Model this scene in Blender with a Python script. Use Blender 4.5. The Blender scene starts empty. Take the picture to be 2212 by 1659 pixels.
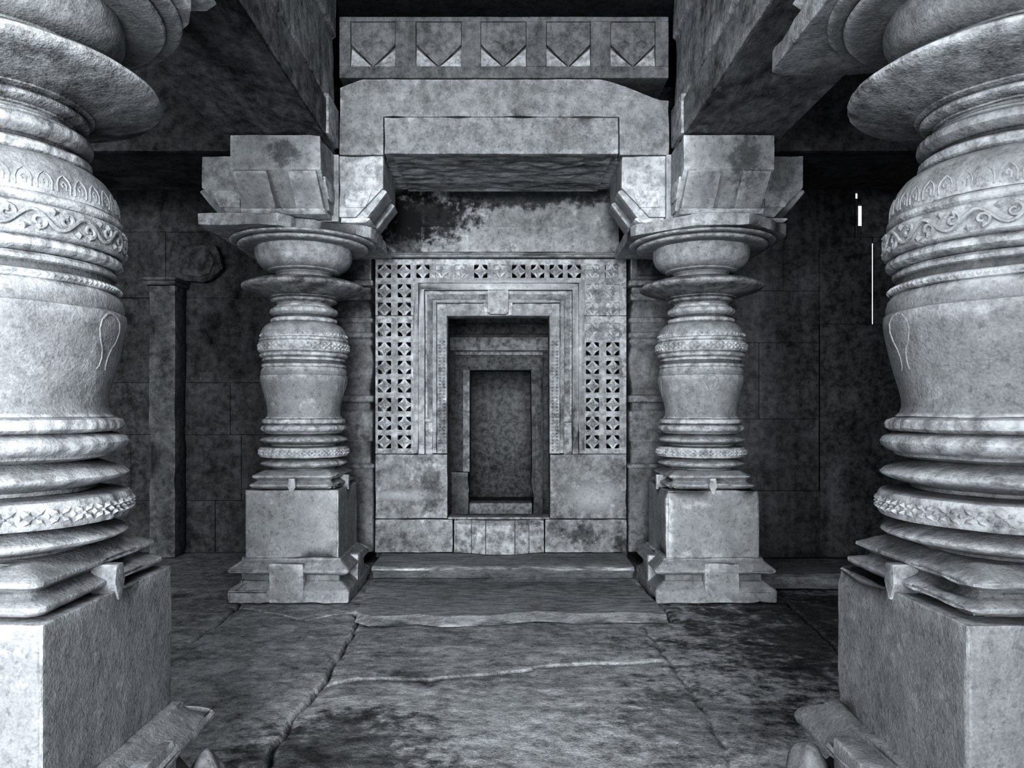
import bpy, bmesh, math, random
from mathutils import Vector, noise, Matrix
import numpy as np

random.seed(7)
C = bpy.context.scene.collection
F = 1600.0; CX = 1090.0; CY = 888.0; EYE = 1.5      # picture: focal length in pixels, vanishing point, eye height
PI = math.pi


def zy(py, Y):
    return EYE + (CY - py) * Y / F


def xx(px, Y):
    return (px - CX) * Y / F


def flo(px, py, z=0.0):
    Y = (EYE - z) * F / (py - CY)
    return ((px - CX) * Y / F, Y)


# ------------------------------------------------------------------ materials
class NT:
    def __init__(s, name):
        s.m = bpy.data.materials.new(name)
        s.m.use_nodes = True
        s.t = s.m.node_tree
        s.t.nodes.clear()
        s.x = 0

    def n(s, typ, **kw):
        nd = s.t.nodes.new(typ)
        s.x += 40
        nd.location = (s.x, 0)
        for k, v in kw.items():
            setattr(nd, k, v)
        return nd

    def link(s, a, b):
        s.t.links.new(a, b)

    def setin(s, sock, v):
        if hasattr(v, 'is_output') or isinstance(v, bpy.types.NodeSocket):
            s.link(v, sock)
        else:
            sock.default_value = v

    def math(s, op, a, b=0.0, clamp=False):
        nd = s.n('ShaderNodeMath', operation=op, use_clamp=clamp)
        s.setin(nd.inputs[0], a)
        if len(nd.inputs) > 1:
            s.setin(nd.inputs[1], b)
        return nd.outputs[0]

    def ramp(s, v, lo, hi):
        nd = s.n('ShaderNodeMapRange', interpolation_type='SMOOTHSTEP')
        s.setin(nd.inputs['Value'], v)
        nd.inputs['From Min'].default_value = lo
        nd.inputs['From Max'].default_value = hi
        return nd.outputs['Result']

    def noise(s, vec, scale, detail=5.0, rough=0.6):
        nd = s.n('ShaderNodeTexNoise')
        s.link(vec, nd.inputs['Vector'])
        nd.inputs['Scale'].default_value = scale
        nd.inputs['Detail'].default_value = detail
        nd.inputs['Roughness'].default_value = rough
        return nd.outputs['Fac']


def stone(name, base=0.34, mott=0.30, grain=0.25, streak=0.12, dark=0.0, light=0.12, wear_shade=1.0, bump=0.5,
          stain_shade=(), soft=False, grainstretch=None, seedv=0.0):
    """Weathered grey stone: mottling, grain, run-off streaks, soot, lime patches and worn light arrises, with highlights and hollow shade put into the colour."""
    g = NT(name)
    geo = g.n('ShaderNodeNewGeometry')
    mp = g.n('ShaderNodeMapping')
    g.link(geo.outputs['Position'], mp.inputs['Vector'])
    mp.inputs['Location'].default_value = (seedv, seedv * 1.7, seedv * 0.6)
    if grainstretch:
        mp.inputs['Scale'].default_value = grainstretch
    P = mp.outputs['Vector']
    n1 = g.noise(P, 2.6, 4, 0.62)
    n2 = g.noise(P, 13.0, 4, 0.72)
    n3 = g.noise(P, 110.0, 2, 0.7)
    v = g.math('ADD', 1.0, g.math('MULTIPLY', g.math('SUBTRACT', n1, 0.5), mott * 3.2))
    v = g.math('ADD', v, g.math('MULTIPLY', g.math('SUBTRACT', n2, 0.5), mott * 4.6))
    v = g.math('ADD', v, g.math('MULTIPLY', g.math('SUBTRACT', n3, 0.5), grain * 3.4))
    n4 = g.noise(P, 38.0, 2, 0.6)
    v = g.math('MULTIPLY', v, g.math('SUBTRACT', 1.0, g.math('MULTIPLY', g.ramp(n4, 0.54, 0.72), 0.28)))
    if streak:
        m2 = g.n('ShaderNodeMapping')
        g.link(geo.outputs['Position'], m2.inputs['Vector'])
        m2.inputs['Scale'].default_value = (11, 11, 0.9)
        v = g.math('ADD', v, g.math('MULTIPLY', g.math('SUBTRACT', g.noise(m2.outputs['Vector'], 1.0, 3, 0.6), 0.5), streak * 3.2))
    if dark:
        d = g.ramp(g.noise(P, 1.7, 5, 0.65), 0.62 - 0.22 * dark, 0.72 - 0.12 * dark)
        v = g.math('MULTIPLY', v, g.math('SUBTRACT', 1.0, g.math('MULTIPLY', d, 0.62)))
    if light:
        m3 = g.n('ShaderNodeMapping')
        g.link(geo.outputs['Position'], m3.inputs['Vector'])
        m3.inputs['Location'].default_value = (3.1 + seedv, 7.7, 1.3)
        l = g.ramp(g.noise(m3.outputs['Vector'], 5.5, 5, 0.72), 0.57, 0.70)
        v = g.math('ADD', v, g.math('MULTIPLY', l, light * 3.0))
    for (c, r, k) in stain_shade:  # ellipsoid tints: stains and pale patches, also painted shade
        vd = g.n('ShaderNodeVectorMath', operation='SUBTRACT')
        g.link(geo.outputs['Position'], vd.inputs[0]); vd.inputs[1].default_value = c
        vs = g.n('ShaderNodeVectorMath', operation='DIVIDE')
        g.link(vd.outputs[0], vs.inputs[0]); vs.inputs[1].default_value = r
        ln = g.n('ShaderNodeVectorMath', operation='LENGTH')
        g.link(vs.outputs[0], ln.inputs[0])
        dd = g.math('ADD', ln.outputs['Value'], g.math('MULTIPLY', g.math('SUBTRACT', n2, 0.5), 0.3 if soft else 2.2))
        dd = g.math('ADD', dd, g.math('MULTIPLY', g.math('SUBTRACT', n1, 0.5), 1.4))
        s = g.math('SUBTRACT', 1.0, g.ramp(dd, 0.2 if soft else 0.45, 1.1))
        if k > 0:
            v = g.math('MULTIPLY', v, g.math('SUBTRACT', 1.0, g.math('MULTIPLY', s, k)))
        else:
            v = g.math('ADD', v, g.math('MULTIPLY', s, -k))
    # worn arrises lightened, doubling as highlights; hollows darkened as painted crevice shade and dirt
    p = geo.outputs['Pointiness']
    if wear_shade:
        e = g.math('MULTIPLY', g.ramp(p, 0.503, 0.57), g.math('ADD', 0.12, g.math('MULTIPLY', g.ramp(n2, 0.36, 0.62), 0.95)))
        v = g.math('ADD', v, g.math('MULTIPLY', e, 0.9 * wear_shade))
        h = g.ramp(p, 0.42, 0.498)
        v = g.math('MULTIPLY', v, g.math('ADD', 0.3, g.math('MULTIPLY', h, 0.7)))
    v = g.math('MULTIPLY', g.math('MAXIMUM', v, 0.08), base * 0.8)
    v = g.math('MINIMUM', v, 0.9)
    cc = g.n('ShaderNodeCombineColor')
    g.link(g.math('MULTIPLY', v, 0.965), cc.inputs[0])
    g.link(g.math('MULTIPLY', v, 1.0), cc.inputs[1])
    g.link(g.math('MULTIPLY', v, 1.035), cc.inputs[2])
    b = g.n('ShaderNodeBsdfPrincipled')
    g.link(cc.outputs[0], b.inputs['Base Color'])
    b.inputs['Roughness'].default_value = 0.85
    b.inputs['Specular IOR Level'].default_value = 0.25
    if bump:
        bp = g.n('ShaderNodeBump')
        bp.inputs['Strength'].default_value = bump
        bp.inputs['Distance'].default_value = 0.02
        hgt = g.math('ADD', n2, g.math('MULTIPLY', n3, 0.35))
        g.link(hgt, bp.inputs['Height'])
        g.link(bp.outputs[0], b.inputs['Normal'])
    o = g.n('ShaderNodeOutputMaterial')
    g.link(b.outputs[0], o.inputs['Surface'])
    return g.m


M_col = stone('pale_column_stone', base=0.36, mott=0.22, grain=0.22, streak=0.12, light=0.16, wear_shade=1.0, bump=0.45)
M_frontcol = stone('near_column_stone', base=0.28, mott=0.20, grain=0.26, streak=0.10, light=0.14, wear_shade=1.0, bump=0.38, seedv=4.0)
M_frontcol2 = stone('near_column_shaded_stone', base=0.22, mott=0.20, grain=0.26, streak=0.10, light=0.14, wear_shade=1.1, bump=0.38, seedv=31.0)  # darker copy of the near column stone, shade put into its colour
M_carve = stone('carved_line_stone', base=0.30, mott=0.2, grain=0.25, streak=0.0, light=0.1, wear_shade=0.18, bump=0.3, seedv=33.0)
M_dish = stone('speckled_dish_stone', base=0.26, mott=0.55, grain=0.35, streak=0.0, dark=0.35, light=0.1, wear_shade=0.7, bump=0.6, seedv=2.0)
M_brk = stone('bracket_stone', base=0.42, mott=0.22, grain=0.14, streak=0.15, light=0.10, wear_shade=0.9, bump=0.3, seedv=8.0,
              stain_shade=[((-1.62, 5.5, 3.42), (0.14, 0.3, 0.12), 0.5), ((1.80, 5.5, 3.36), (0.13, 0.3, 0.22), 0.45)])
M_fac = stone('doorway_stone', base=0.33, mott=0.34, grain=0.20, streak=0.12, light=0.22, wear_shade=0.9, bump=0.35, seedv=1.0,
              stain_shade=[((0.05, 7.2, 2.71), (0.62, .4, .07), -0.55), ((-0.8, 7.2, 2.6), (.05, .4, .35), -0.45), ((0.72, 7.2, 2.2), (.04, .4, .5), -0.4), ((-0.6, 7.2, 1.4), (.09, .4, .3), 0.4), ((0.60, 7.2, 1.4), (.09, .4, .3), 0.4)])
M_dado = stone('dado_stone', base=0.30, mott=0.5, grain=0.22, streak=0.1, dark=0.3, light=0.30, wear_shade=0.6, bump=0.4, seedv=5.0,
               stain_shade=[((-1.0, 7.2, 0.68), (.34, .4, .06), -0.5), ((0.9, 7.2, 0.66), (.28, .4, .16), -0.5), ((0.75, 7.2, 0.30), (.22, .4, .10), 0.55), ((-0.72, 7.2, 0.85), (.10, .4, .3), 0.35), ((1.13, 7.2, .22), (.1, .4, .12), .6)])
M_sooty = stone('sooty_lintel_stone', base=0.36, mott=0.34, grain=0.20, streak=0.2, light=0.2, wear_shade=0.6, bump=0.3, seedv=6.0,
                stain_shade=[((-0.86, 7.25, 3.42), (0.62, 0.5, 0.28), 0.85), ((-0.98, 7.25, 3.2), (0.24, 0.5, 0.35), 0.7), ((0.1, 7.25, 3.62), (1.4, .5, .14), 0.7)])  # last entry paints the shadow along the block's top; the others are soot
M_beam = stone('lintel_beam_stone', base=0.29, mott=0.38, grain=0.25, streak=0.08, light=0.16, wear_shade=0.7, bump=0.45, seedv=3.0)
M_rough = stone('rough_hewn_stone', base=0.36, mott=0.75, grain=0.25, streak=0.0, dark=0.3, light=0.1, wear_shade=0.8, bump=0.8, grainstretch=(0.5, 1.6, 1.6), seedv=2.5)
M_frieze = stone('frieze_stone', base=0.16, mott=0.40, grain=0.22, streak=0.25, dark=0.1, light=0.05, wear_shade=0.25, bump=0.4, seedv=9.0)
M_soot = stone('sooted_beam_stone', base=0.19, mott=0.7, grain=0.3, streak=0.0, dark=0.55, light=0.1, wear_shade=0.8, bump=0.6, grainstretch=(1.3, 0.7, 1.0), seedv=7.0)
M_greybeam = stone('grey_beam_stone', base=0.25, mott=0.55, grain=0.3, streak=0.0, dark=0.3, light=0.1, wear_shade=0.8, bump=0.6, grainstretch=(1.3, 0.7, 1.0), seedv=27.0)
M_fascia = stone('streaked_fascia_stone', base=0.30, mott=0.6, grain=0.3, streak=0.5, dark=0.35, light=0.15, wear_shade=0.8, bump=0.5, seedv=28.0)
M_darkbeam = stone('dark_aisle_stone', base=0.085, mott=0.6, grain=0.25, streak=0.0, dark=0.3, light=0.05, wear_shade=0.5, bump=0.5, seedv=11.0)
M_wall = stone('aisle_wall_stone', base=0.075, mott=0.55, grain=0.25, streak=0.25, dark=0.3, light=0.06, wear_shade=0.6, bump=0.4, seedv=12.0)
M_wallr = stone('shadowed_wall_stone', base=0.19, mott=0.2, grain=0.25, streak=0.45, dark=0.0, light=0.03, wear_shade=0.5, bump=0.35, seedv=13.0,
                soft=True, stain_shade=[((4.4, 7.6, 1.6), (1.8, 1.0, 5.0), 0.8)])  # wall's fade into shade towards the right, painted into the colour
M_pil = stone('pilaster_stone', base=0.23, mott=0.4, grain=0.2, streak=0.15, dark=0.2, light=0.08, wear_shade=1.3, bump=0.35, seedv=14.0)
M_inner = stone('inner_shrine_stone', base=0.15, mott=0.35, grain=0.2, streak=0.25, dark=0.1, light=0.04, wear_shade=0.7, bump=0.35, seedv=15.0)
M_wpil = stone('aisle_pilaster_stone', base=0.13, mott=0.5, grain=0.25, streak=0.2, dark=0.15, light=0.1, wear_shade=0.8, bump=0.4, seedv=19.0)
M_shrine = stone('shrine_back_stone', base=0.24, mott=0.2, grain=0.2, streak=0.15, dark=0.1, light=0.05, wear_shade=0.7, bump=0.35, seedv=20.0,
                soft=True, stain_shade=[((-.1, 11.9, .35), (1.2, .6, .9), .5)])  # darker towards the foot of the wall
M_floor = stone('worn_floor_stone', base=0.40, mott=0.5, grain=0.45, streak=0.0, dark=0.15, light=0.10, wear_shade=0.6, bump=0.6, grainstretch=(1.0, 1.15, 1.0), seedv=16.0,
                stain_shade=[((-0.75, 3.25, 0), (0.55, 0.55, .6), 0.55), ((2.4, 5.0, 0), (1.4, 1.7, .6), 0.65), ((1.0, 3.6, 0), (.55, .5, .6), 0.35)])  # right-hand entries paint the unlit dark of the floor; left one a stain
M_slab = stone('threshold_stone', base=0.33, mott=0.4, grain=0.3, streak=0.0, light=0.08, wear_shade=0.9, bump=0.6, grainstretch=(0.6, 1.6, 1.0), seedv=17.0)
M_ceil = stone('ceiling_stone', base=0.05, mott=0.5, grain=0.2, streak=0.0, light=0.0, wear_shade=0.0, bump=0.3)


# ------------------------------------------------------------------ mesh helpers
class MB:
    def __init__(s):
        s.v = []; s.f = []

    def add(s, vs, fs):
        b = len(s.v)
        s.v += [tuple(p) for p in vs]
        s.f += [tuple(b + i for i in f) for f in fs]
        return s

    def box(s, x0, x1, y0, y1, z0, z1):
        return s.add([(x0, y0, z0), (x1, y0, z0), (x1, y1, z0), (x0, y1, z0), (x0, y0, z1), (x1, y0, z1), (x1, y1, z1), (x0, y1, z1)],
                     [(0, 3, 2, 1), (4, 5, 6, 7), (0, 1, 5, 4), (1, 2, 6, 5), (2, 3, 7, 6), (3, 0, 4, 7)])

    def prism(s, poly, a0, a1, fn):
        """poly: list of 2D points; fn(p, q, a) -> 3D"""
        n = len(poly)
        vs = [fn(p, q, a0) for p, q in poly] + [fn(p, q, a1) for p, q in poly]
        fs = [tuple(range(n))[::-1], tuple(range(n, 2 * n))] + [(i, (i + 1) % n, n + (i + 1) % n, n + i) for i in range(n)]
        return s.add(vs, fs)

    def square(s, prof, cx=0, cy=0, round_=0.012):
        """stack of rounded squares: prof = [(half, z), ...] bottom to top"""
        ring = []
        for k, (sx, sy) in enumerate(((1, 1), (-1, 1), (-1, -1), (1, -1))):
            for t in (0, 1, 2):
                ring.append((sx, sy, k * 90 + t * 45))
        vs = []; n = len(ring)
        for h, z in prof:
            rr = min(round_, h * 0.3)
            for sx, sy, a in ring:
                vs.append((cx + sx * (h - rr) + rr * math.cos(math.radians(a)), cy + sy * (h - rr) + rr * math.sin(math.radians(a)), z))
        fs = []
        m = len(prof)
        for j in range(m - 1):
            for i in range(n):
                fs.append((j * n + i, j * n + (i + 1) % n, (j + 1) * n + (i + 1) % n, (j + 1) * n + i))
        fs.append(tuple(range(n))[::-1])
        fs.append(tuple((m - 1) * n + i for i in range(n)))
        return s.add(vs, fs)

    def lathe(s, prof, seg=128, rough=0.002, chip=0.0, scal=None, sd=0.0, close=True):
        pr = []
        for (r0, z0), (r1, z1) in zip(prof[:-1], prof[1:]):
            d = math.hypot(r1 - r0, z1 - z0)
            k = max(1, int(d / 0.03))
            for t in range(k):
                pr.append((r0 + (r1 - r0) * t / k, z0 + (z1 - z0) * t / k))
        pr.append(prof[-1])
        rmax = max(r for r, z in pr)
        vs = []; m = len(pr)
        for r, z in pr:
            for i in range(seg):
                a = 2 * PI * i / seg
                ca, sa = math.cos(a), math.sin(a)
                q = Vector((r * ca * 6 + sd, r * sa * 6 + sd * 0.3, z * 9 + sd))
                dr = rough * noise.noise(q)
                dz = rough * 0.7 * noise.noise(q + Vector((9, 3, 1)))
                if chip and r > rmax * 0.9:
                    c = noise.noise(Vector((ca * 2.6 + sd, sa * 2.6 - sd, z * 3))) + 0.5 * noise.noise(Vector((ca * 9 + sd, sa * 9, z * 6)))
                    dr -= chip * max(0, c - 0.28)
                if scal and r > rmax * 0.93:
                    dr -= scal[1] * (1 - abs(math.sin(a * scal[0] / 2)))
                vs.append(((r + dr) * ca, (r + dr) * sa, z + dz))
        fs = []
        for j in range(m - 1):
            for i in range(seg):
                fs.append((j * seg + i, j * seg + (i + 1) % seg, (j + 1) * seg + (i + 1) % seg, (j + 1) * seg + i))
        if close:
            fs.append(tuple(range(seg))[::-1])
            fs.append(tuple((m - 1) * seg + i for i in range(seg)))
        return s.add(vs, fs)

    def tube(s, pts, rad, sides=6, nrm=None):
        pts = [Vector(p) for p in pts]
        n = len(pts); vs = []
        for i, p in enumerate(pts):
            t = (pts[min(i + 1, n - 1)] - pts[max(i - 1, 0)])
            t = t.normalized() if t.length > 1e-9 else Vector((0, 0, 1))
            up = Vector(nrm[i]) if nrm else Vector((0, 0, 1))
            b = t.cross(up)
            if b.length < 1e-6:
                b = t.cross(Vector((1, 0, 0)))
            b.normalize()
            u = b.cross(t)
            rr = rad if not callable(rad) else rad(i / (n - 1))
            for k in range(sides):
                a = 2 * PI * k / sides
                vs.append(p + b * math.cos(a) * rr + u * math.sin(a) * rr)
        fs = []
        for i in range(n - 1):
            for k in range(sides):
                fs.append((i * sides + k, i * sides + (k + 1) % sides, (i + 1) * sides + (k + 1) % sides, (i + 1) * sides + k))
        fs.append(tuple(range(sides))[::-1]); fs.append(tuple((n - 1) * sides + k for k in range(sides)))
        return s.add(vs, fs)

    def build(s, name, mat, parent=None, bevel=0.0, cell=0.0, amp=0.0, smooth=True, ang=32, seed=0.0, chip=0.0):
        me = bpy.data.meshes.new(name)
        bm = bmesh.new()
        bv = [bm.verts.new(p) for p in s.v]
        for f in s.f:
            try:
                bm.faces.new([bv[i] for i in f])
            except ValueError:
                pass
        bmesh.ops.recalc_face_normals(bm, faces=bm.faces)
        if bevel:
            es = [e for e in bm.edges if len(e.link_faces) == 2 and e.calc_face_angle(0) > 0.35]
            bmesh.ops.bevel(bm, geom=es, offset=bevel, segments=2, profile=0.6, affect='EDGES', clamp_overlap=True)
        if cell:
            for it in range(6):
                es = [e for e in bm.edges if e.calc_length() > cell * 1.5]
                if not es or len(bm.verts) > 60000:
                    break
                bmesh.ops.subdivide_edges(bm, edges=es, cuts=1, use_grid_fill=True)
            if amp:
                bm.normal_update()
                for v in bm.verts:
                    q = v.co * 5.0 + Vector((seed, seed * 2.1, -seed))
                    d = noise.noise(q) * 0.6 + noise.noise(q * 3.1) * 0.4
                    v.co += v.normal * d * amp
                    if chip:
                        c = noise.noise(v.co * 4.0 + Vector((seed + 3, 0, 5)))
                        sharp = max((e.calc_face_angle(0) for e in v.link_edges if len(e.link_faces) == 2), default=0)
                        if sharp > 0.2 and c > 0.15:
                            v.co -= v.normal * chip * (c - 0.15) * 2.2
        bm.to_mesh(me); bm.free()
        if smooth:
            me.polygons.foreach_set('use_smooth', [True] * len(me.polygons))
            me.set_sharp_from_angle(angle=math.radians(ang))
        me.materials.append(mat)
        o = bpy.data.objects.new(name, me)
        C.objects.link(o)
        if parent is not None:
            o.parent = parent
        return o


def tag(o, label=None, cat=None, group=None, kind=None):
    if label: o['label'] = label
    if cat: o['category'] = cat
    if group: o['group'] = group
    if kind: o['kind'] = kind
    return o


def empty(name, loc, label, cat, group=None, rz=0.0):
    o = bpy.data.objects.new(name, None)
    o.empty_display_size = 0.1
    C.objects.link(o)
    o.location = loc; o.rotation_euler = (0, 0, rz)
    return tag(o, label, cat, group, 'thing')


def struct(mb, name, mat, **kw):
    o = mb.build(name, mat, **kw)
    o['kind'] = 'structure'
    return o


XZ = lambda p, q, a: (p, a, q)          # polygon in x,z extruded along y
YZ = lambda p, q, a: (a, p, q)          # polygon in y,z extruded along x
XY = lambda p, q, a: (p, q, a)          # plan polygon extruded up

# ------------------------------------------------------------------ columns
U = 0.00212
ZB = lambda y: 3.25 - U * y


def interp(x, xs, ys):
    return float(np.interp(x, xs, ys))


def ident(z): return z
def one(z): return 1.0


_zb = [0.0, .87, 1.164, 1.42, 1.79, 2.03, 2.26, 2.53, 2.91, 3.004]
_zf = [0.0, .90, 1.181, 1.46, 1.83, 2.08, 2.345, 2.59, 2.895, 2.988]
_kz = [.87, 1.164, 1.42, 1.6, 1.79, 2.03, 2.26, 2.53, 2.9]
_kr = [1.10, 1.12, 1.12, 1.13, 1.087, 1.04, 1.03, 1.0, 0.96]
front_z = lambda z: interp(z, _zb, _zf)
front_k = lambda z: interp(z, _kz, _kr)

PROF = {
    'lower_disc': [(118, 1056), (122, 1047), (150, 1040), (164, 1034), (168, 1030), (162, 1024), (140, 1015), (124, 1008)],
    'flower_band': [(118, 1010), (122, 1006), (158, 1005), (168, 1003), (171, 998), (171, 971), (168, 966), (158, 964), (128, 962)],
    'middle_disc': [(118, 964), (126, 960), (128, 955), (156, 946), (166, 941), (168, 938), (162, 932), (140, 923), (122, 917)],
    'upper_disc': [(116, 919), (138, 914), (148, 911), (150, 907), (158, 904), (166, 897), (168, 891), (164, 884), (152, 879), (140, 876)],
    'bell_lip': [(136, 878), (154, 875), (160, 871), (161, 864), (158, 858), (148, 854)],
    'bell': [(140, 856), (148, 853), (142, 846), (139.5, 836), (139.5, 824), (142, 806), (148, 780), (155, 755), (161, 733), (165.5, 715), (168, 700), (168, 688),
             (165, 686), (166, 676), (164, 665), (158, 656)],
    'shoulder_bands': [(150, 658), (162, 654), (164, 649), (162, 644), (155, 641), (154, 632), (159, 629), (160, 624), (156, 619), (140, 617)],
    'leaf_lip': [(138, 619), (163, 616), (170, 611), (170, 605), (166, 600), (160, 597)],
    'scroll_band': [(160, 599), (170, 597), (173, 594), (173, 558), (169, 555), (160, 554)],
    'round_fillet': [(160, 556), (168, 554), (171.5, 550), (171.5, 545), (167, 541), (160, 540)],
    'dome': [(160, 542), (166, 540), (167, 530), (164, 516), (158, 503), (149, 492), (137, 484), (124, 479)],
    'neck_rings': [(116, 481), (126, 479), (129.5, 476), (129.5, 467), (126, 463), (118, 461), (112, 458), (112, 453), (121, 450), (124, 446), (131, 441), (132, 438), (131, 429), (128, 425), (119, 423), (118, 418), (108, 416)],
    'neck': [(106, 418), (108, 412), (104, 409), (104, 404), (100, 402)],
    'dish': [(98, 406), (110, 404), (110, 401), (120, 399), (127, 394), (128, 389), (124, 384.5), (128, 382), (135, 381), (135, 378), (160, 371), (195, 361), (222, 353), (233, 348), (238, 342),
             (237, 335), (230, 329), (205, 319), (170, 311), (135, 305), (112, 302)],
    'upper_neck': [(110, 304), (107, 296), (107, 287), (112, 280), (120, 278)],
    'bowl': [(110, 281), (130, 279), (139, 276), (140, 272), (150, 268), (165, 258), (178, 243), (186, 224), (188.5, 205), (187, 190), (184, 184)],
    'bowl_rim': [(190, 188), (222, 188), (240, 187), (250, 183), (253, 178), (249, 173), (256, 171.5), (270, 171), (278, 168), (281, 164), (277, 161)],
}


def make_column(name, loc, label, fz, fk, mat, abacus, plinth_half, front, sd, group):
    root = empty(name, loc, label, 'column', group)
    seg = 192 if front else 128
    # base moulding with a plain upright block left at the middle of each side
    kb = plinth_half / 0.37
    b = MB().square([(.475, .002), (.475, .085), (.468, .10), (.40, .155), (.385, .16), (.385, .205), (.43, .212), (.468, .232), (.475, .248), (.468, .262), (.40, .318), (.395, .336), (.372, .338)]
                    if not front else
                    [(.46, .002), (.46, .085), (.455, .10), (.43, .15), (.42, .16), (.42, .215), (.48, .222), (.525, .25), (.533, .275), (.522, .30), (.45, .352), (.44, .365), (.41, .37)], round_=0.02)
    b.build('base_moulding', mat, root, bevel=0.006, cell=0.04, amp=0.012, seed=sd, chip=0.03)
    bt = .338 if not front else .368
    for k in range(4):
        a = k * PI / 2
        off = random.uniform(-.05, .05)
        w = .135
        e = .472 if not front else .528
        bb = MB().prism([(-w + off, .36), (w + off, .36), (w + off, e), (-w + off, e)], .002, bt - .03, XY)
        o = bb.build('base_block', mat, root, bevel=0.012, cell=0.05, amp=0.008, seed=sd + k, chip=0.015)
        o.rotation_euler = (0, 0, a)
    pt = fz(.87)
    MB().square([(plinth_half, bt - .002), (plinth_half, pt)], round_=0.012).build('plinth', mat, root, bevel=0.006, cell=0.05, amp=0.007, seed=sd + 2, chip=0.022)
    k0 = plinth_half / 0.37
    zt = [(.30, .872), (.335, .885), (.352, .90), (.352, .912), (.31, .935), (.30, .944), (.315, .956), (.335, .968), (.335, .982), (.29, 1.008), (.26, 1.022)]
    MB().square([(h * k0, fz(z)) for h, z in zt], round_=0.03).build('stepped_collar', mat, root, bevel=0.004, cell=0.035, amp=0.008, seed=sd + 3, chip=0.02)
    for k in range(4):
        d = .352 * k0
        o = MB().prism([(-.022, fz(.965)), (.022, fz(.965)), (.032, fz(.90)), (.007, fz(.842)), (-.007, fz(.842)), (-.032, fz(.90))], -plinth_half - .008, -d + .06, XZ).build('collar_pendant', mat, root, bevel=0.003, cell=.015)
        o.rotation_euler = (0, 0, k * PI / 2)

    def P(key):
        return [(r * U * fk(ZB(y)), fz(ZB(y))) for r, y in PROF[key]]

    parts = {}
    for i, key in enumerate(PROF):
        chip = 0.03 if key.endswith('disc') else (0.022 if key in ('bell_lip', 'leaf_lip', 'flower_band', 'neck_rings') else 0.0)
        if key == 'dish': chip = 0.012
        scal = None
        if front and key == 'bell_lip': scal = (44, .004)
        if front and key == 'leaf_lip': scal = (52, .003)
        if key == 'upper_disc': scal = (20, .006)
        m = M_dish if key == 'dish' else mat
        o = MB().lathe(P(key), seg=seg * (2 if scal and scal[0] > 30 else 1), rough=0.0035, chip=chip, scal=scal, sd=sd + i).build(key, m, root, ang=38)
        parts[key] = o

    def band(key, i0, i1):
        pr = P(key)
        return pr[i0][0], pr[i0][1], pr[i1][1]

    # four-petalled flowers on the lower band
    def flowers(parent, r, z0, z1, n, nm):
        mb = MB()
        zc = (z0 + z1) / 2; hh = abs(z1 - z0) / 2 * 0.95
        da = 2 * PI / n
        for i in range(n):
            a = i * da
            def pt_(u, w, e):
                t = a + u * da / 2
                return ((r + e) * math.cos(t), (r + e) * math.sin(t), zc + w * hh)
            for (cu, cw) in ((.42, .45), (-.42, .45), (.42, -.45), (-.42, -.45)):   # petals
                mb.add([pt_(cu * .12, cw * .12, .001), pt_(cu * 1.5, cw * .45, .001), pt_(cu * 2.1, cw * 2.0, .001), pt_(cu * .5, cw * 1.6, .001), pt_(cu * 1.05, cw * 1.05, .014)],
                       [(0, 1, 4), (1, 2, 4), (2, 3, 4), (3, 0, 4)])
            mb.add([pt_(.2, 0, .001), pt_(0, .22, .001), pt_(-.2, 0, .001), pt_(0, -.22, .001), pt_(0, 0, .012)], [(0, 1, 4), (1, 2, 4), (2, 3, 4), (3, 0, 4)])
            mb.add([pt_(.7, 0, .001), pt_(1, .4, .001), pt_(1.3, 0, .001), pt_(1, -.4, .001), pt_(1, 0, .014)], [(0, 1, 4), (1, 2, 4), (2, 3, 4), (3, 0, 4)])
        mb.build(nm, mat, parent, smooth=False)

    r, z0, z1 = band('flower_band', 4, 5)
    flowers(parts['flower_band'], r - .001, z0, z1, 34 if front else 30, 'flower_carving')
    r, z0, z1 = band('scroll_band', 2, 3)
    if front:
        # vine scroll: a wave with a curl in each bend
        mb = MB(); zc = (z0 + z1) / 2; n = 15; A = (z1 - z0) / 2 * 0.62
        pts = []; nr = []
        for i in range(n * 16 + 1):
            t = 2 * PI * i / (n * 16)
            pts.append(((r + .002) * math.cos(t), (r + .002) * math.sin(t), zc + A * math.sin(n * t))); nr.append((math.cos(t), math.sin(t), 0))
        mb.tube(pts, 0.0065, 6, nr)
        for i in range(2 * n):
            s_ = 1 if i % 2 == 0 else -1
            t0 = (i + 0.5) * PI / n
            pts = []; nr = []
            for k in range(26):
                f = k / 25
                ang = -PI / 2 * s_ + s_ * f * 2.3 * PI
                rad = A * 0.95 * (1 - 0.8 * f)
                t = t0 + (rad * math.cos(ang) + .015) / r
                z = zc - s_ * A * 0.25 + rad * math.sin(ang) * 0.9
                pts.append(((r + .001) * math.cos(t), (r + .001) * math.sin(t), z)); nr.append((math.cos(t), math.sin(t), 0))
            mb.tube(pts, lambda f: 0.0075 - 0.003 * f, 6, nr)
        for i in range(4 * n):
            t0 = (i + 0.5) * PI / (2 * n)
            s_ = 1 if (i // 2) % 2 else -1
            zc2 = zc + s_ * A * (0.9 if i % 2 else 1.05)
            vs = []
            for (u, w, e) in ((-1, 0, 0), (-.3, .55, .002), (1, .15, 0), (-.1, -.5, .002), (-.1, 0, .011)):
                t = t0 + u * .017 / r; z = zc2 + w * .022
                vs.append(((r + e) * math.cos(t), (r + e) * math.sin(t), z))
            mb.add(vs, [(0, 1, 4), (1, 2, 4), (2, 3, 4), (3, 0, 4)])
        mb.build('vine_carving', M_carve, parts['scroll_band'])
        # row of little pointed arches on the dome
        dp = P('dome')
        rs = [p[0] for p in dp]; zs = [p[1] for p in dp]
        surf = lambda z: interp(z, zs, rs)
        mb = MB(); n = 40
        zb, ht = dp[1][1] + .012, .052
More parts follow.
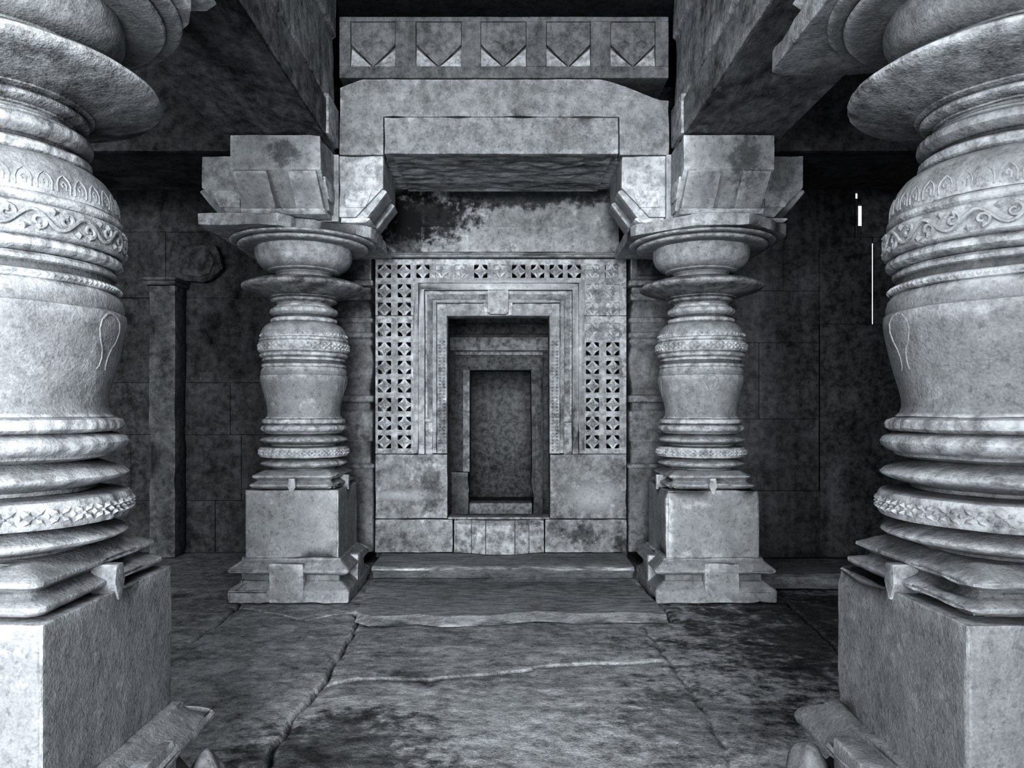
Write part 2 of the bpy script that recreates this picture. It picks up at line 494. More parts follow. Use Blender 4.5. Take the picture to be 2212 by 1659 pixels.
        for i in range(n):
            a0 = 2 * PI * i / n; w = 2 * PI / n * .38
            pts = []; nr = []
            for (u, h) in ((-.95, 0), (-1, .5), (-.75, .8), (0, 1.1), (.75, .8), (1, .5), (.95, 0)):
                t = a0 + u * w; z = zb + h * ht; rr = surf(z) + .001
                pts.append((rr * math.cos(t), rr * math.sin(t), z)); nr.append((math.cos(t), math.sin(t), .3))
            mb.tube(pts, .0032, 5, nr)
            pts = []; nr = []
            for (u, h) in ((.3, .15), (.35, .5), (0, .68), (-.35, .5), (-.1, .35)):
                t = a0 + u * w; z = zb + h * ht; rr = surf(z)
                pts.append((rr * math.cos(t), rr * math.sin(t), z)); nr.append((math.cos(t), math.sin(t), .3))
            mb.tube(pts, .0032, 5, nr)
        mb.build('arch_carving', M_carve, parts['dome'])
        # beads below the shoulder
        bp_ = P('shoulder_bands'); mb = MB(); n = 110
        for i in range(n):
            t = 2 * PI * i / n; rr = bp_[2][0] - .003; z = bp_[2][1]
            c = Vector((rr * math.cos(t), rr * math.sin(t), z)); rad = .0095
            vs = []; fs = []
            for q in ((1, 0, 0), (-1, 0, 0), (0, 1, 0), (0, -1, 0), (0, 0, 1), (0, 0, -1)):
                vs.append(c + Vector(q) * rad)
            mb.add(vs, [(0, 2, 4), (2, 1, 4), (1, 3, 4), (3, 0, 4), (2, 0, 5), (1, 2, 5), (3, 1, 5), (0, 3, 5)])
        mb.build('bead_carving', mat, parts['shoulder_bands'])
    else:
        flowers(parts['scroll_band'], r - .001, z0, z1, 24, 'lozenge_carving')
        dp = P('dome'); mb = MB(); n = 56
        rs = [p[0] for p in dp]; zs = [p[1] for p in dp]
        for i in range(n):
            t = 2 * PI * i / n; w = .028
            for z in (dp[1][1] + .008,):
                rr = interp(z, zs, rs) - .002; rr2 = interp(z + .032, zs, rs) - .002
                mb.add([((rr) * math.cos(t - w), rr * math.sin(t - w), z), (rr * math.cos(t + w), rr * math.sin(t + w), z), (rr2 * math.cos(t), rr2 * math.sin(t), z + .032), ((rr + .012) * math.cos(t), (rr + .012) * math.sin(t), z + .010)],
                       [(0, 1, 3), (1, 2, 3), (2, 0, 3)])
        mb.build('leaf_row_carving', mat, parts['dome'], smooth=False)
    # drop-shaped leaf outlined on each side of the bell
    bp_ = P('bell'); rs = [p[0] for p in bp_[2:12]]; zs = [p[1] for p in bp_[2:12]]
    half = .064 if front else .055
    zt_, zb_ = zs[-1] - .006, zs[-1] - (.19 if front else .165)
    shape_l = [(-.05, 1.0), (-.45, .97), (-.85, .86), (-.95, .70), (-.75, .52), (-.45, .36), (-.32, .20), (-.38, .05), (-.62, -.04)]
    for k in range(4):
        a0 = k * PI / 2
        mb = MB()
        for sgn in (1, -1):
            pts = []; nr = []
            dense = []
            for (u0, h0), (u1, h1) in zip(shape_l[:-1], shape_l[1:]):
                for q in range(4):
                    dense.append((u0 + (u1 - u0) * q / 4, h0 + (h1 - h0) * q / 4))
            for (u, h) in dense:
                z = zb_ + (zt_ - zb_) * h
                if sgn < 0:
                    u = -u * (1.0 if h > .4 else .5 + h)
                rr = interp(z, zs, rs) - .0015
                t = a0 + u * half / rr
                pts.append((rr * math.cos(t), rr * math.sin(t), z)); nr.append((math.cos(t), math.sin(t), 0))
            mb.tube(pts, .0042 if front else .004, 6, nr)
        mb.build('leaf_outline', M_carve, parts['bell'])
    # square top slab
    za0, za1 = fz(2.912), fz(3.003)
    MB().prism(abacus, za0, za1, XY).build('abacus', mat, root, bevel=0.008, cell=0.06, amp=0.006, seed=sd + 9, chip=0.02)
    return root


YB, YF = 6.25, 2.477
XBL, XBR, XFL, XFR = -1.69, 1.655, -1.70, 1.70
ab_bl = [(-.64, -.64), (-.03, -.64), (.05, -.56), (.07, -.50), (.20, -.45), (.36, -.36), (.50, -.31), (.60, -.20), (.62, -.10), (.64, .64), (-.64, .64)]
ab_br = [(-.63, .64), (-.64, -.22), (-.60, -.30), (-.22, -.61), (-.10, -.64), (.20, -.64), (.27, -.60), (.60, -.32), (.63, -.22), (.64, .64)]
ab_fl = [(-.61, -.61), (.61, -.61), (.61, .10), (.56, .20), (.43, .34), (.36, .44), (.22, .53), (.10, .61), (-.61, .61)]
ab_fr = [(-.605, .54), (-.605, -.61), (.61, -.61), (.61, .61), (-.54, .61), (-.595, .585)]
make_column('carved_column', (XBL, YB, 0), 'pale carved column by the doorway, its square top slab broken away on the doorway side', ident, one, M_col, ab_bl, .37, False, 1.0, None)
make_column('carved_column.001', (XBR, YB, 0), 'pale carved column by the doorway, its top slab trimmed to an eight-sided outline', ident, one, M_col, ab_br, .37, False, 21.0, None)
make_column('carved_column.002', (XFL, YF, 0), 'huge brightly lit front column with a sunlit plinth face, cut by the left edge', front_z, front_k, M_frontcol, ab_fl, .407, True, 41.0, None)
make_column('carved_column.003', (XFR, YF, 0), 'huge shaded front column with a sharp-cornered top slab, cut by the right edge', front_z, front_k, M_frontcol2, ab_fr, .407, True, 61.0, None)


# ------------------------------------------------------------------ bracket capitals on the columns
ZS = 3.548      # underside of the beams


def make_bracket(name, loc, label, lens, sd):
    root = empty(name, loc, label, 'bracket capital', None)
    z0 = 3.006
    MB().square([(.37, z0), (.37, ZS - .012)], round_=.01).build('core', M_brk, root, bevel=.005, cell=.08, amp=.004, seed=sd)
    for k in range(4):
        L = lens[k]
        w = .335
        zc = 3.27
        zt = ZS - .012
        body = [(.371, zt), (L, zt), (L, zc + .015), (.53, 3.082), (.50, 3.05), (.371, 3.05)]
        mb = MB().prism(body, -w, w, YZ)
        arm = mb.build('arm', M_brk, root, bevel=.006, cell=.07, amp=.004, seed=sd + k, chip=.012)
        # two raised straps on the slope, with a little ledge at their heads
        for s in (-1, 1):
            st = [(L - .05, zc + .012), (L + .012, zc + .004), (L + .026, zc - .012), (.585, 3.048), (.50, 3.048), (.48, 3.10)]
            x0, x1 = (.06, .305) if s > 0 else (-.305, -.10)
            MB().prism(st, x0, x1, YZ).build('strap', M_brk, arm, bevel=.004, cell=.06, amp=.003, seed=sd + 3 * k, chip=.01)
            ck = [(.42, zc - .012), (L - .09, zc - .012), (L - .10, zc - .05), (.58, 3.125), (.42, 3.125)]
            MB().prism(ck, s * (w - .01), s * (w + .012), YZ).build('cheek_panel', M_brk, arm, bevel=.003)
        # thin under-layer following the slope
        ul = [(.605, 3.046), (.615, 3.036), (.575, 3.009), (.38, 3.009), (.38, 3.046)]
        MB().prism(ul, -.32, .32, YZ).build('under_layer', M_brk, arm, bevel=.004)
        arm.rotation_euler = (0, 0, PI + k * PI / 2)
    return root


make_bracket('bracket_capital', (XBL, YB, 0), 'four-armed stone bracket with a dark patch, atop the column with the broken slab', (.79, .72, .75, .73), 2.0)
make_bracket('bracket_capital.001', (XBR, YB, 0), 'four-armed stone bracket with white-flaked top, atop the column with the eight-sided slab', (.79, .73, .75, .72), 12.0)
make_bracket('bracket_capital.002', (XFL, YF, 0), 'stone bracket above the huge front column at the left edge', (.75, .62, .72, .62), 22.0)
make_bracket('bracket_capital.003', (XFR, YF, 0), 'stone bracket above the huge front column at the right edge', (.75, .62, .72, .62), 32.0)


def rough_soffit(mb, x0, x1, y0, y1, z, nx, ny, amp, sd, sx=2.0, sy=6.0, edge=True):
    vs = []
    for j in range(ny + 1):
        for i in range(nx + 1):
            x = x0 + (x1 - x0) * i / nx; y = y0 + (y1 - y0) * j / ny
            e = min(1, i / 2, (nx - i) / 2) * min(1, j / 2, (ny - j) / 2) if edge else 1
            q = Vector((x * sx + sd, y * sy, sd))
            d = max(0, abs(noise.noise(q)) * .9 + .5 * noise.noise(q * 2.7))
            vs.append((x, y, z + amp * e * d))
    n = nx + 1
    fs = [(j * n + i, (j + 1) * n + i, (j + 1) * n + i + 1, j * n + i + 1) for j in range(ny) for i in range(nx)]
    mb.add(vs, fs)


# ------------------------------------------------------------------ beams
ZTOP = 4.78
# central lintel beam in front of the doorway bay
YL = 5.925
root = empty('lintel_beam', (0, YL, ZS), 'mottled stone beam across the doorway bay with a raised rectangular panel', 'beam')
def LX(px): return xx(px, YL)
def LZ(py): return zy(py, YL) - ZS
zg = LZ(252)
front_poly = [(-1.325, 0.002), (LX(828), .002), (LX(828), zg), (LX(1338), zg), (LX(1338), .002), (1.315, 0.002), (1.32, LZ(216)), (LX(1420), LZ(214)), (LX(1375), LZ(196)), (LX(1330), LZ(178)),
              (LX(1295), LZ(171)), (LX(785), LZ(171)), (LX(760), LZ(178)), (LX(735), LZ(190))]
mb = MB()
N_ = len(front_poly)
mb.v = [(p, 0, q) for p, q in front_poly] + [(p, .16, q) for p, q in front_poly]
def quad_cap(o, rev):
    f = [(0, 1, 2, 13), (2, 3, 10, 11), (2, 11, 12, 13), (3, 4, 5, 6), (3, 6, 7), (3, 7, 8), (3, 8, 9), (3, 9, 10)]
    return [tuple(o + i for i in (t[::-1] if rev else t)) for t in f]
mb.f = quad_cap(0, False) + quad_cap(N_, True) + [(i, (i + 1) % N_, N_ + (i + 1) % N_, N_ + i) for i in range(N_)]
mb.build('beam_face', M_beam, root, bevel=.008, cell=.06, amp=.006, seed=3.0, chip=.012)
MB().box(-1.32, 1.31, .168, .95, .012, .40).build('beam_core', M_rough, root)
mb = MB()
rough_soffit(mb, LX(850), LX(1322), 0.004, .94, -0.012, 60, 36, .045, 4.0)
mb.build('hewn_underside', M_rough, root, ang=60)
MB().box(LX(831.5), LX(1334.5), -.03, .155, LZ(335), LZ(256.5)).build('raised_panel', M_beam, root, bevel=.005, cell=.06, amp=.003, seed=5.0, chip=.01)
# rubble packed into the gap above the beam's sloping end
mb = MB()
rr_ = random.Random(3)
ico = bmesh.new(); bmesh.ops.create_icosphere(ico, subdivisions=3, radius=1.0)
IV = [v.co.copy() for v in ico.verts]; IF = [tuple(v.index for v in f.verts) for f in ico.faces]; ico.free()


def rock(mb, c, s, sd, flat=1.0):
    vs = []
    for v in IV:
        q = v * 1.1 + Vector((sd, sd * 2, sd * .5))
        k = 1 + .26 * noise.noise(q) + .08 * noise.noise(q * 2.7)
        vs.append((c[0] + v.x * s[0] * k, c[1] + v.y * s[1] * k, c[2] + max(v.z * s[2] * k, -s[2] * .75 * flat)))
    mb.add(vs, IF)


for i in range(26):
    rock(mb, (rr_.uniform(.72, 1.25), YL + .25 + rr_.uniform(0, .1), rr_.uniform(3.99, 4.11)), (rr_.uniform(.04, .09), .045, rr_.uniform(.02, .035)), i * 3.3, 2)
tag(mb.build('rubble_fill', M_soot, smooth=False), 'dark crumbly rubble packed in the gap over the beam end', 'rubble', None, 'stuff')

# frieze with five diamond panels
YFZ = 5.935
root = empty('diamond_frieze', (0, YFZ, 0), 'stone frieze of five square panels, each holding a carved diamond flower', 'frieze')
def FX(px): return xx(px, YFZ)
def FZ(py): return zy(py, YFZ)
fr = MB()
zb, zt = FZ(169), FZ(36)
zp0, zp1 = FZ(143), FZ(46)
cells = [(757, 854), (898, 997), (1038, 1137), (1180, 1276), (1319, 1416)]
fr.box(-1.325, 1.315, 0, .5, zb + .002, zp0)
fr.box(-1.325, 1.315, 0, .5, zp1, zt)
xs_ = [-1.325] + [FX(v) for c in cells for v in c] + [1.315]
for i in range(0, len(xs_), 2):
    fr.box(xs_[i], xs_[i + 1], 0, .5, zp0, zp1)
fr.box(-1.3, 1.3, .05, .45, zp0 - .02, zp1 + .02)
fr.build('frieze_block', M_frieze, root, bevel=.006, cell=.09, amp=.003, seed=6.0)
for (a, b) in cells:
    cx = (FX(a) + FX(b)) / 2; hw = (FX(b) - FX(a)) / 2 - .003; hz = (zp1 - zp0) / 2 - .002; cz = (zp0 + zp1) / 2
    # pointed panel, its lower corners cut back
    d = MB().prism([(cx - hw, cz), (cx, cz - hz), (cx + hw, cz), (cx + hw, cz + hz), (cx - hw, cz + hz)], .012, .06, XZ)
    o = d.build('diamond_panel', M_frieze, root, bevel=.006)
    fl = MB()
    for k in range(4):
        a0 = k * PI / 2
        dx, dz = math.cos(a0), math.sin(a0)
        pts = [(0, 0, .010), (.5, .28, .0125), (.86, 0, .0125), (.5, -.28, .0125)]
        vs = []
        for u, w, e in pts:
            vs.append((cx + hw * .8 * (u * dx - w * dz), e, cz + hz * .8 * (u * dz + w * dx)))
        vs.append((cx + hw * .8 * .42 * dx, -.010, cz + hz * .8 * .42 * dz))
        fl.add(vs, [(0, 1, 4), (1, 2, 4), (2, 3, 4), (3, 0, 4)])
    fl.build('flower_carving', M_frieze, o, smooth=False)
    wd = MB()
    for s in (-1, 1):   # corner fields under the diamond tilt forward
        wd.add([(cx + s * hw, .048, cz - .02), (cx + s * hw, .006, cz - hz), (cx + s * .012, .006, cz - hz), (cx + s * hw, .07, cz - hz)], [(0, 1, 2), (0, 3, 1), (0, 2, 3), (1, 3, 2)])
    wd.build('corner_field', M_beam, root, smooth=False)

# long beams from the front columns to the back ones
def long_beam(name, side, xi, xo, label, M_soot):
    root = empty(name, (side * (xi + xo) / 2, 2.5, ZS), label, 'beam')
    ox = side * (xi + xo) / 2
    y0, y1 = -1.6 - 2.5, 5.90 - 2.5
    mb = MB()
    h = (xo - xi) / 2
    s = side
    n = 90
    # cross-section x is measured from the beam's middle, inner side negative
    low = [(-h, .03), (h, .03), (h, .318), (-h + .02, .318), (-h, .30)]
    mb.prism([(p * s, q) for p, q in low], y0, y1, lambda p, q, a: (p, a, q))
    mb.build('beam_block', M_soot, root, bevel=.008, cell=.16, amp=.012, seed=ox)
    up = MB()
    upp = [(-h + .03, .322), (h, .322), (h, ZTOP - ZS - .01), (-h - .01, ZTOP - ZS - .01), (-h - .01, .92), (-h + .02, .90), (-h + .005, .34)]
    up.prism([(p * s, q) for p, q in upp], y0, y1, lambda p, q, a: (p, a, q))
    up.build('upper_fascia', M_fascia, root, bevel=.012, cell=.14, amp=.014, seed=ox + 5, chip=.015)
    sf = MB()
    rough_soffit(sf, -h, h, y0, y1, 0.0, 24, 150, .03, ox, 3.0, 2.5)
    sf.build('hewn_underside', M_soot, root, ang=60)
    # short upright facing stone where the beam meets the frieze
    MB().box(*(sorted((s * (-h - .02), s * (-h + .06)))), y1 - .34, y1 - .004, .04, .34).build('end_stone', M_beam, root, bevel=.006)
    return root


long_beam('long_beam', -1, 1.34, 2.09, 'long soot-black beam running to the column with the broken slab', M_soot)
long_beam('long_beam.001', 1, 1.345, 2.07, 'long grey beam running to the column with the eight-sided slab', M_greybeam)

# aisle cross beams
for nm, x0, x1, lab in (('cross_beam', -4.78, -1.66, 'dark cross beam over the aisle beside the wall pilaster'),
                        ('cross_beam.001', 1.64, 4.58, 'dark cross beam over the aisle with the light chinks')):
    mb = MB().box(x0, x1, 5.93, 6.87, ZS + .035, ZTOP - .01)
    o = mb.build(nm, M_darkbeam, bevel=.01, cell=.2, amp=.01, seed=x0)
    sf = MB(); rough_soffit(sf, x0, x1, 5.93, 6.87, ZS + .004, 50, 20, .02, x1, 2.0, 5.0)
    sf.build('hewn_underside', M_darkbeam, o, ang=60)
    tag(o, lab, 'beam', None, 'thing')

# ------------------------------------------------------------------ doorway wall
Y0 = 7.25
S0 = Y0 / F
def WX(px): return xx(px, Y0)
def WZ(py): return zy(py, Y0)
def wbox(mb, px0, px1, py0, py1, off, back=.25, g=0.0):
    return mb.box(WX(px0) + g, WX(px1) - g, Y0 - off, Y0 + back, WZ(py1) + g, WZ(py0) - g)


def pierced(name, outline, cells_, thick, label, filled=()):
    """stone sheet with, in each cell, four corner openings around a flower"""
    root = empty(name, (0, Y0, 0), label, 'lattice screen')
    cu = bpy.data.curves.new('lattice_outline', 'CURVE')
    cu.dimensions = '2D'; cu.fill_mode = 'BOTH'; cu.extrude = thick / 2
    def spl(pts):
        sp = cu.splines.new('POLY'); sp.points.add(len(pts) - 1)
        for i, (x, z) in enumerate(pts): sp.points[i].co = (x, z, 0, 1)
        sp.use_cyclic_u = True
    spl([(WX(a), WZ(b)) for a, b in outline])
    for (cx, cy, hw) in cells_:
        X, Z, s = WX(cx), WZ(cy), hw * S0
        jit = random.uniform(-.05, .05)
        for sx, sz in ((1, 1), (-1, 1), (-1, -1), (1, -1)):
            pts = [(1, .20 + jit), (1, .9), (.9, 1), (.20 - jit, 1), (.33, .78), (.5 + jit, .53), (.76, .34)]
            spl([(X + sx * s * u, Z + sz * s * w) for u, w in pts])
    tmp = bpy.data.objects.new('lattice_outline', cu); C.objects.link(tmp)
    bpy.context.view_layer.update()
    me = bpy.data.meshes.new_from_object(tmp.evaluated_get(bpy.context.evaluated_depsgraph_get()))
    bpy.data.objects.remove(tmp)
    me.transform(Matrix.Translation((0, thick / 2, 0)) @ Matrix.Rotation(PI / 2, 4, 'X'))
    me.name = 'sheet'
    me.materials.clear(); me.materials.append(M_fac)
    o = bpy.data.objects.new('sheet', me); C.objects.link(o); o.parent = root
    for (cx, cy, hw) in cells_:
        fl = MB()
        X, Z, s = WX(cx), WZ(cy), hw * S0 * .98
        q = s * .15
        vs = []
        for k in range(8):                                   # small raised eye in the middle of eight-cornered petals
            a = k * PI / 4
            vs.append((X + q * math.cos(a), -.02, Z + q * math.sin(a)))
        for k in range(8):
            a = k * PI / 4
            rad = s * (1.0 if k % 2 == 0 else .66)
            vs.append((X + rad * math.cos(a), .006 if k % 2 == 0 else .012, Z + rad * math.sin(a)))
        vs.append((X, -.012, Z))
        fl.add(vs, [(k, 8 + k, 8 + (k + 1) % 8, (k + 1) % 8) for k in range(8)] + [(16, k, (k + 1) % 8) for k in range(8)])
        fl.build('flower_carving', M_fac, root, smooth=False)
    if filled:
        for (cx, cy, hw) in filled:
            X, Z, s = WX(cx), WZ(cy), hw * S0 * 1.02
            MB().box(X - s, X + s, .022, .05, Z - s, Z + s).build('lime_filling', M_lime, root, cell=.02, amp=.012, seed=cx)
    return root


M_lime = stone('lime_plaster', base=0.42, mott=0.5, grain=0.2, streak=0.0, light=0.2, wear_shade=0.2, bump=0.6)
colsL = [(830.5), (873.5)]; colsR = [(1280), (1324)]
topx = [830.5, 872.5, 913.5, 954.5, 996.5, 1038.5, 1080, 1120.5, 1161.5, 1201.5, 1240.5, 1280, 1321]
H = 14.2
top_cells = [(x, 586, H) for x in topx] + [(x, y, H) for x in colsL + colsR for y in (628, 668)]
pierced('lattice_lintel', [(811, 560), (1353, 560), (1353, 681.5), (1262, 681.5), (1262, 602), (893, 602), (893, 681.5), (811, 681.5)], top_cells, .07,
        'pierced stone band over the doorway, a row of flower cells turning down at both ends',
        filled=[(x, y, H) for x in colsR for y in (586, 628, 668)] + [(954.5, 586, H), (996.5, 586, H), (1080, 586, H)])
rows = [712, 753.5, 793.5, 833.5, 874, 914.5, 954.5]
pierced('lattice_screen', [(811, 683), (893, 683), (893, 980), (811, 980)], [(x, y, H) for x in colsL for y in rows], .07,
        'upright pierced stone screen of flower cells, all its holes dark and open')
pierced('lattice_screen.001', [(1262, 683), (1353, 683), (1353, 980), (1262, 980)], [(x, y, H) for x in colsR for y in rows], .07,
        'upright pierced stone screen of flower cells, its top two cells choked with pale plaster', filled=[(x, 712, H) for x in colsR])

# carved door frame
root = empty('carved_door_frame', (0, Y0, 0), 'stepped door frame of nested stone bands with a plain block over the middle', 'door frame')
def lbox(px0, px1, py0, py1, off, back):     # local to the frame
    return (WX(px0), WX(px1), -off, back, WZ(py1), WZ(py0))
bk = MB()
bk.box(*lbox(893.5, 966, 602.5, 979.5, 0.0, .24)); bk.box(*lbox(1187, 1261.5, 602.5, 979.5, 0.0, .24)); bk.box(*lbox(966, 1187, 602.5, 683, 0.0, .24))
bk.build('frame_backing', M_fac, root, bevel=.004)
bands = [('outer_band', 893.5, 905, 1249, 1261.5, 602.5, 613.3, .060, 979.5), ('broad_band', 906, 919, 1235, 1248, 615, 629, .085, 979.5),
         ('sunk_band', 923, 935, 1218.5, 1231, 636, 648, .020, 908), ('thin_band', 936, 944, 1209, 1217, 649.3, 656, .065, 978), ('inner_band', 945, 965.5, 1187.5, 1208, 659, 683, .030, 979.5)]
for nm, a, b, c, d, t0, t1, off, bot in bands:
    mb = MB()
    # mitred inverted U as one band
    pl = [(a, bot), (a, t0), (d, t0), (d, bot), (c, bot), (c, t1), (b, t1), (b, bot)]
    mb.prism([(WX(x), WZ(y)) for x, y in pl], -off, .002, XZ)
    m = M_pil if nm == 'sunk_band' else M_fac  # darker stone puts recess shade into the sunk band's colour
    o = mb.build(nm, m, root, bevel=.0035, cell=.05, amp=.003, seed=a * .1, chip=.006)
    if nm == 'sunk_band':
        for (x0, x1) in ((919, 938), (1215, 1234)):
            MB().box(*lbox(x0, x1, 905, 911, .045, .002)).build('band_foot', M_fac, o, bevel=.004)
    if nm == 'inner_band':
        for (x0, x1) in ((946.5, 964), (1189, 1206.5)):
            cx = (WX(x0) + WX(x1)) / 2; hw = (WX(x1) - WX(x0)) / 2
            n = 17
            rel = MB()
            z0_, z1_ = WZ(975), WZ(735)
            hz = (z1_ - z0_) / n / 2
            for i in range(n):
                cz = z0_ + (2 * i + 1) * hz
                for (u, w) in ((.5, .5), (-.5, .5), (.5, -.5), (-.5, -.5)):
                    vs = [(cx + hw * (u + .5 * p) , -off - e, cz + hz * (w + .5 * q)) for p, q, e in ((-.9, 0, 0), (0, -.9, 0), (.9, 0, 0), (0, .9, 0), (0, 0, .024))]
                    rel.add(vs, [(0, 1, 4), (1, 2, 4), (2, 3, 4), (3, 0, 4)])
                vs = [(cx + hw * .3 * p, -off - e, cz + hz * .3 * q) for p, q, e in ((-1, 0, 0), (0, -1, 0), (1, 0, 0), (0, 1, 0), (0, 0, .014))]
                rel.add(vs, [(0, 1, 4), (1, 2, 4), (2, 3, 4), (3, 0, 4)])
            rel.build('flower_chain_carving', M_fac, o, smooth=False)
MB().prism([(WX(1053.5), WZ(630)), (WX(1098), WZ(630)), (WX(1098), WZ(676)), (WX(1093), WZ(681)), (WX(1059), WZ(681)), (WX(1053.5), WZ(676))], -.09, .002, XZ).build('lintel_block', M_fac, root, bevel=.006, cell=.03, amp=.008, seed=4.4)
for x0, x1 in ((1045, 1053.3), (1098.2, 1107)):
    MB().box(*lbox(x0, x1, 655, 682, .05, .002)).build('block_shoulder', M_fac, root, bevel=.004)

# slabs under the screens
for nm, a, b, rise, lab in (('dado_slab', 812, 967, (919.7, 935.2), 'blotchy upright slab under the lattice screen with open holes'),
                            ('dado_slab.001', 1188, 1352, (1217.8, 1234.2), 'blotchy upright slab with pale flaking, under the plaster-choked lattice screen')):
    r0, r1 = rise
    pl = [(a, 1119), (a, 981), (r0, 981), (r0, 912), (r1, 912), (r1, 981), (b, 981), (b, 1119)]
    MBo = MB().prism([(WX(x), WZ(y)) for x, y in pl], Y0 - .065, Y0 - .061, XZ) if False else MB()
    MBo.box(WX(a), WX(b), Y0 - .03, Y0 + .24, WZ(1119), WZ(981))
    o = MBo.build(nm, M_dado, bevel=.006, cell=.06, amp=.006, seed=a * .3, chip=.008)
    rs_ = MB().box(WX(r0), WX(r1), Y0 - .028, Y0 - .0015, WZ(980.8), WZ(912.5)).build('raised_strip', M_dado, o, bevel=.004)
    tag(o, lab, 'stone slab', None, 'thing')

# base course
for nm, a, b, lab in (('base_stone', 812, 978.5, 'long base stone below the dado slab, mottled and plain'), ('base_stone.001', 1177, 1352, 'long base stone with a curling dark stain, below the flaking dado slab')):
    o = MB().box(WX(a), WX(b), Y0 - .045, Y0 + .24, WZ(1192) + .002, WZ(1121)).build(nm, M_dado, bevel=.008, cell=.06, amp=.008, seed=b * .2, chip=.01)
    tag(o, lab, 'stone slab', None, 'thing')
# faceted step before the door
pl = [(980, .0), (980, .05), (984, .05), (1018, .09), (1050, .15), (1112, .15), (1142, .09), (1172, .05), (1175.5, .05), (1175.5, .0)]
mb = MB()
fpts = [(981, .045), (986, .045), (1019, .085), (1050, .16), (1112, .16), (1142, .085), (1171, .045), (1175, .045)]
za_, zb_ = WZ(1192) + .002, WZ(1121.5)
for i in range(len(fpts) - 1):
    (xa, ea), (xb, eb) = fpts[i], fpts[i + 1]
    g_ = .7
    A, B = (WX(xa + g_), Y0 - ea), (WX(xb - g_), Y0 - eb)
    mb.prism([A, B, (B[0], Y0 + .05), (A[0], Y0 + .05)], za_, WZ(1130), XY)
    mb.add([(A[0], A[1], WZ(1130)), (B[0], B[1], WZ(1130)), (B[0], Y0 + .05, WZ(1130)), (A[0], Y0 + .05, WZ(1130)), (A[0], A[1] + .05, zb_), (B[0], B[1] + .05, zb_), (B[0], Y0 + .05, zb_), (A[0], Y0 + .05, zb_)],
           [(0, 1, 5, 4), (1, 2, 6, 5), (2, 3, 7, 6), (3, 0, 4, 7), (4, 5, 6, 7)])
mb.box(WX(982), WX(1174), Y0 - .025, Y0 + .24, za_, zb_ - .01)
tag(mb.build('faceted_step', M_dado, bevel=.003, ang=15), 'faceted stone step jutting out below the doorway', 'step', None, 'thing')
# door sill
tag(MB().box(WX(968), WX(1187), Y0 - .02, Y0 + .24, WZ(1120.5), WZ(1117) ).build('door_sill', M_dado, bevel=.004), 'narrow worn sill of the carved doorway', 'sill', None, 'thing')

# block above the doorway and the moulding between
root = empty('upper_wall_block', (0, Y0, 0), 'soot-blackened block over the pierced band, under the beam', 'stone block')
MB().box(WX(832), WX(1337), .0, .24, WZ(545), 3.76).build('block_face', M_sooty, root, bevel=.006, cell=.08, amp=.006, seed=2)
MB().box(WX(910), WX(1242), -.016, .002, WZ(544.5), WZ(492)).build('raised_slab', M_sooty, root, bevel=.004, cell=.06, amp=.003, seed=2)
mb = MB().prism([(Y0 - .07, WZ(558.5)), (Y0 - .085, WZ(555.5)), (Y0 - .05, WZ(550)), (Y0 - .05, WZ(548)), (Y0 + .24, WZ(548)), (Y0 + .24, WZ(558.5))], WX(806), WX(1358), YZ)
tag(mb.build('cornice_strip', M_fac, bevel=.003, cell=.05, amp=.003, seed=8, chip=.01), 'thin chipped moulding along the top of the pierced band', 'moulding', None, 'thing')

# stepped ledge across the doorway bay
mb = MB()
nx, prof = 90, [(7.20, .118), (7.05, .117), (6.86, .116), (6.72, .113), (6.63, .108), (6.59, .098), (6.595, .085), (6.66, .045), (6.70, -.01)]
vs = []
for i in range(nx + 1):
    x = -1.185 + 2.34 * i / nx
    for j, (y, z) in enumerate(prof):
        d = noise.noise(Vector((x * 2.3, j * .6, 4))) * .022 + noise.noise(Vector((x * 7, j, 1))) * .008
        notch = .03 * math.exp(-((x + .16) / .05) ** 2) + .03 * math.exp(-((x - .26) / .06) ** 2)
        vs.append((x, y + (d + notch * (j >= 3)) * (j > 0), z + (d * .35 if 0 < j < 7 else 0)))
m = len(prof)
fs = [(i * m + j, i * m + j + 1, (i + 1) * m + j + 1, (i + 1) * m + j) for i in range(nx) for j in range(m - 1)]
mb.add(vs, fs)
tag(mb.build('stone_ledge', M_slab, ang=50), 'low worn step with a rounded edge, running below the doorway base', 'step', None, 'thing')
mb = MB().prism([(6.24, .003), (6.22, .05), (6.235, .10), (6.27, .118), (6.70, .122), (6.70, .003)], 2.16, 4.58, YZ)
tag(mb.build('stone_ledge.001', M_slab, bevel=.006, cell=.08, amp=.012, seed=2, chip=.01), 'low step with a light-catching top in the dark aisle by the chinks', 'step', None, 'thing')

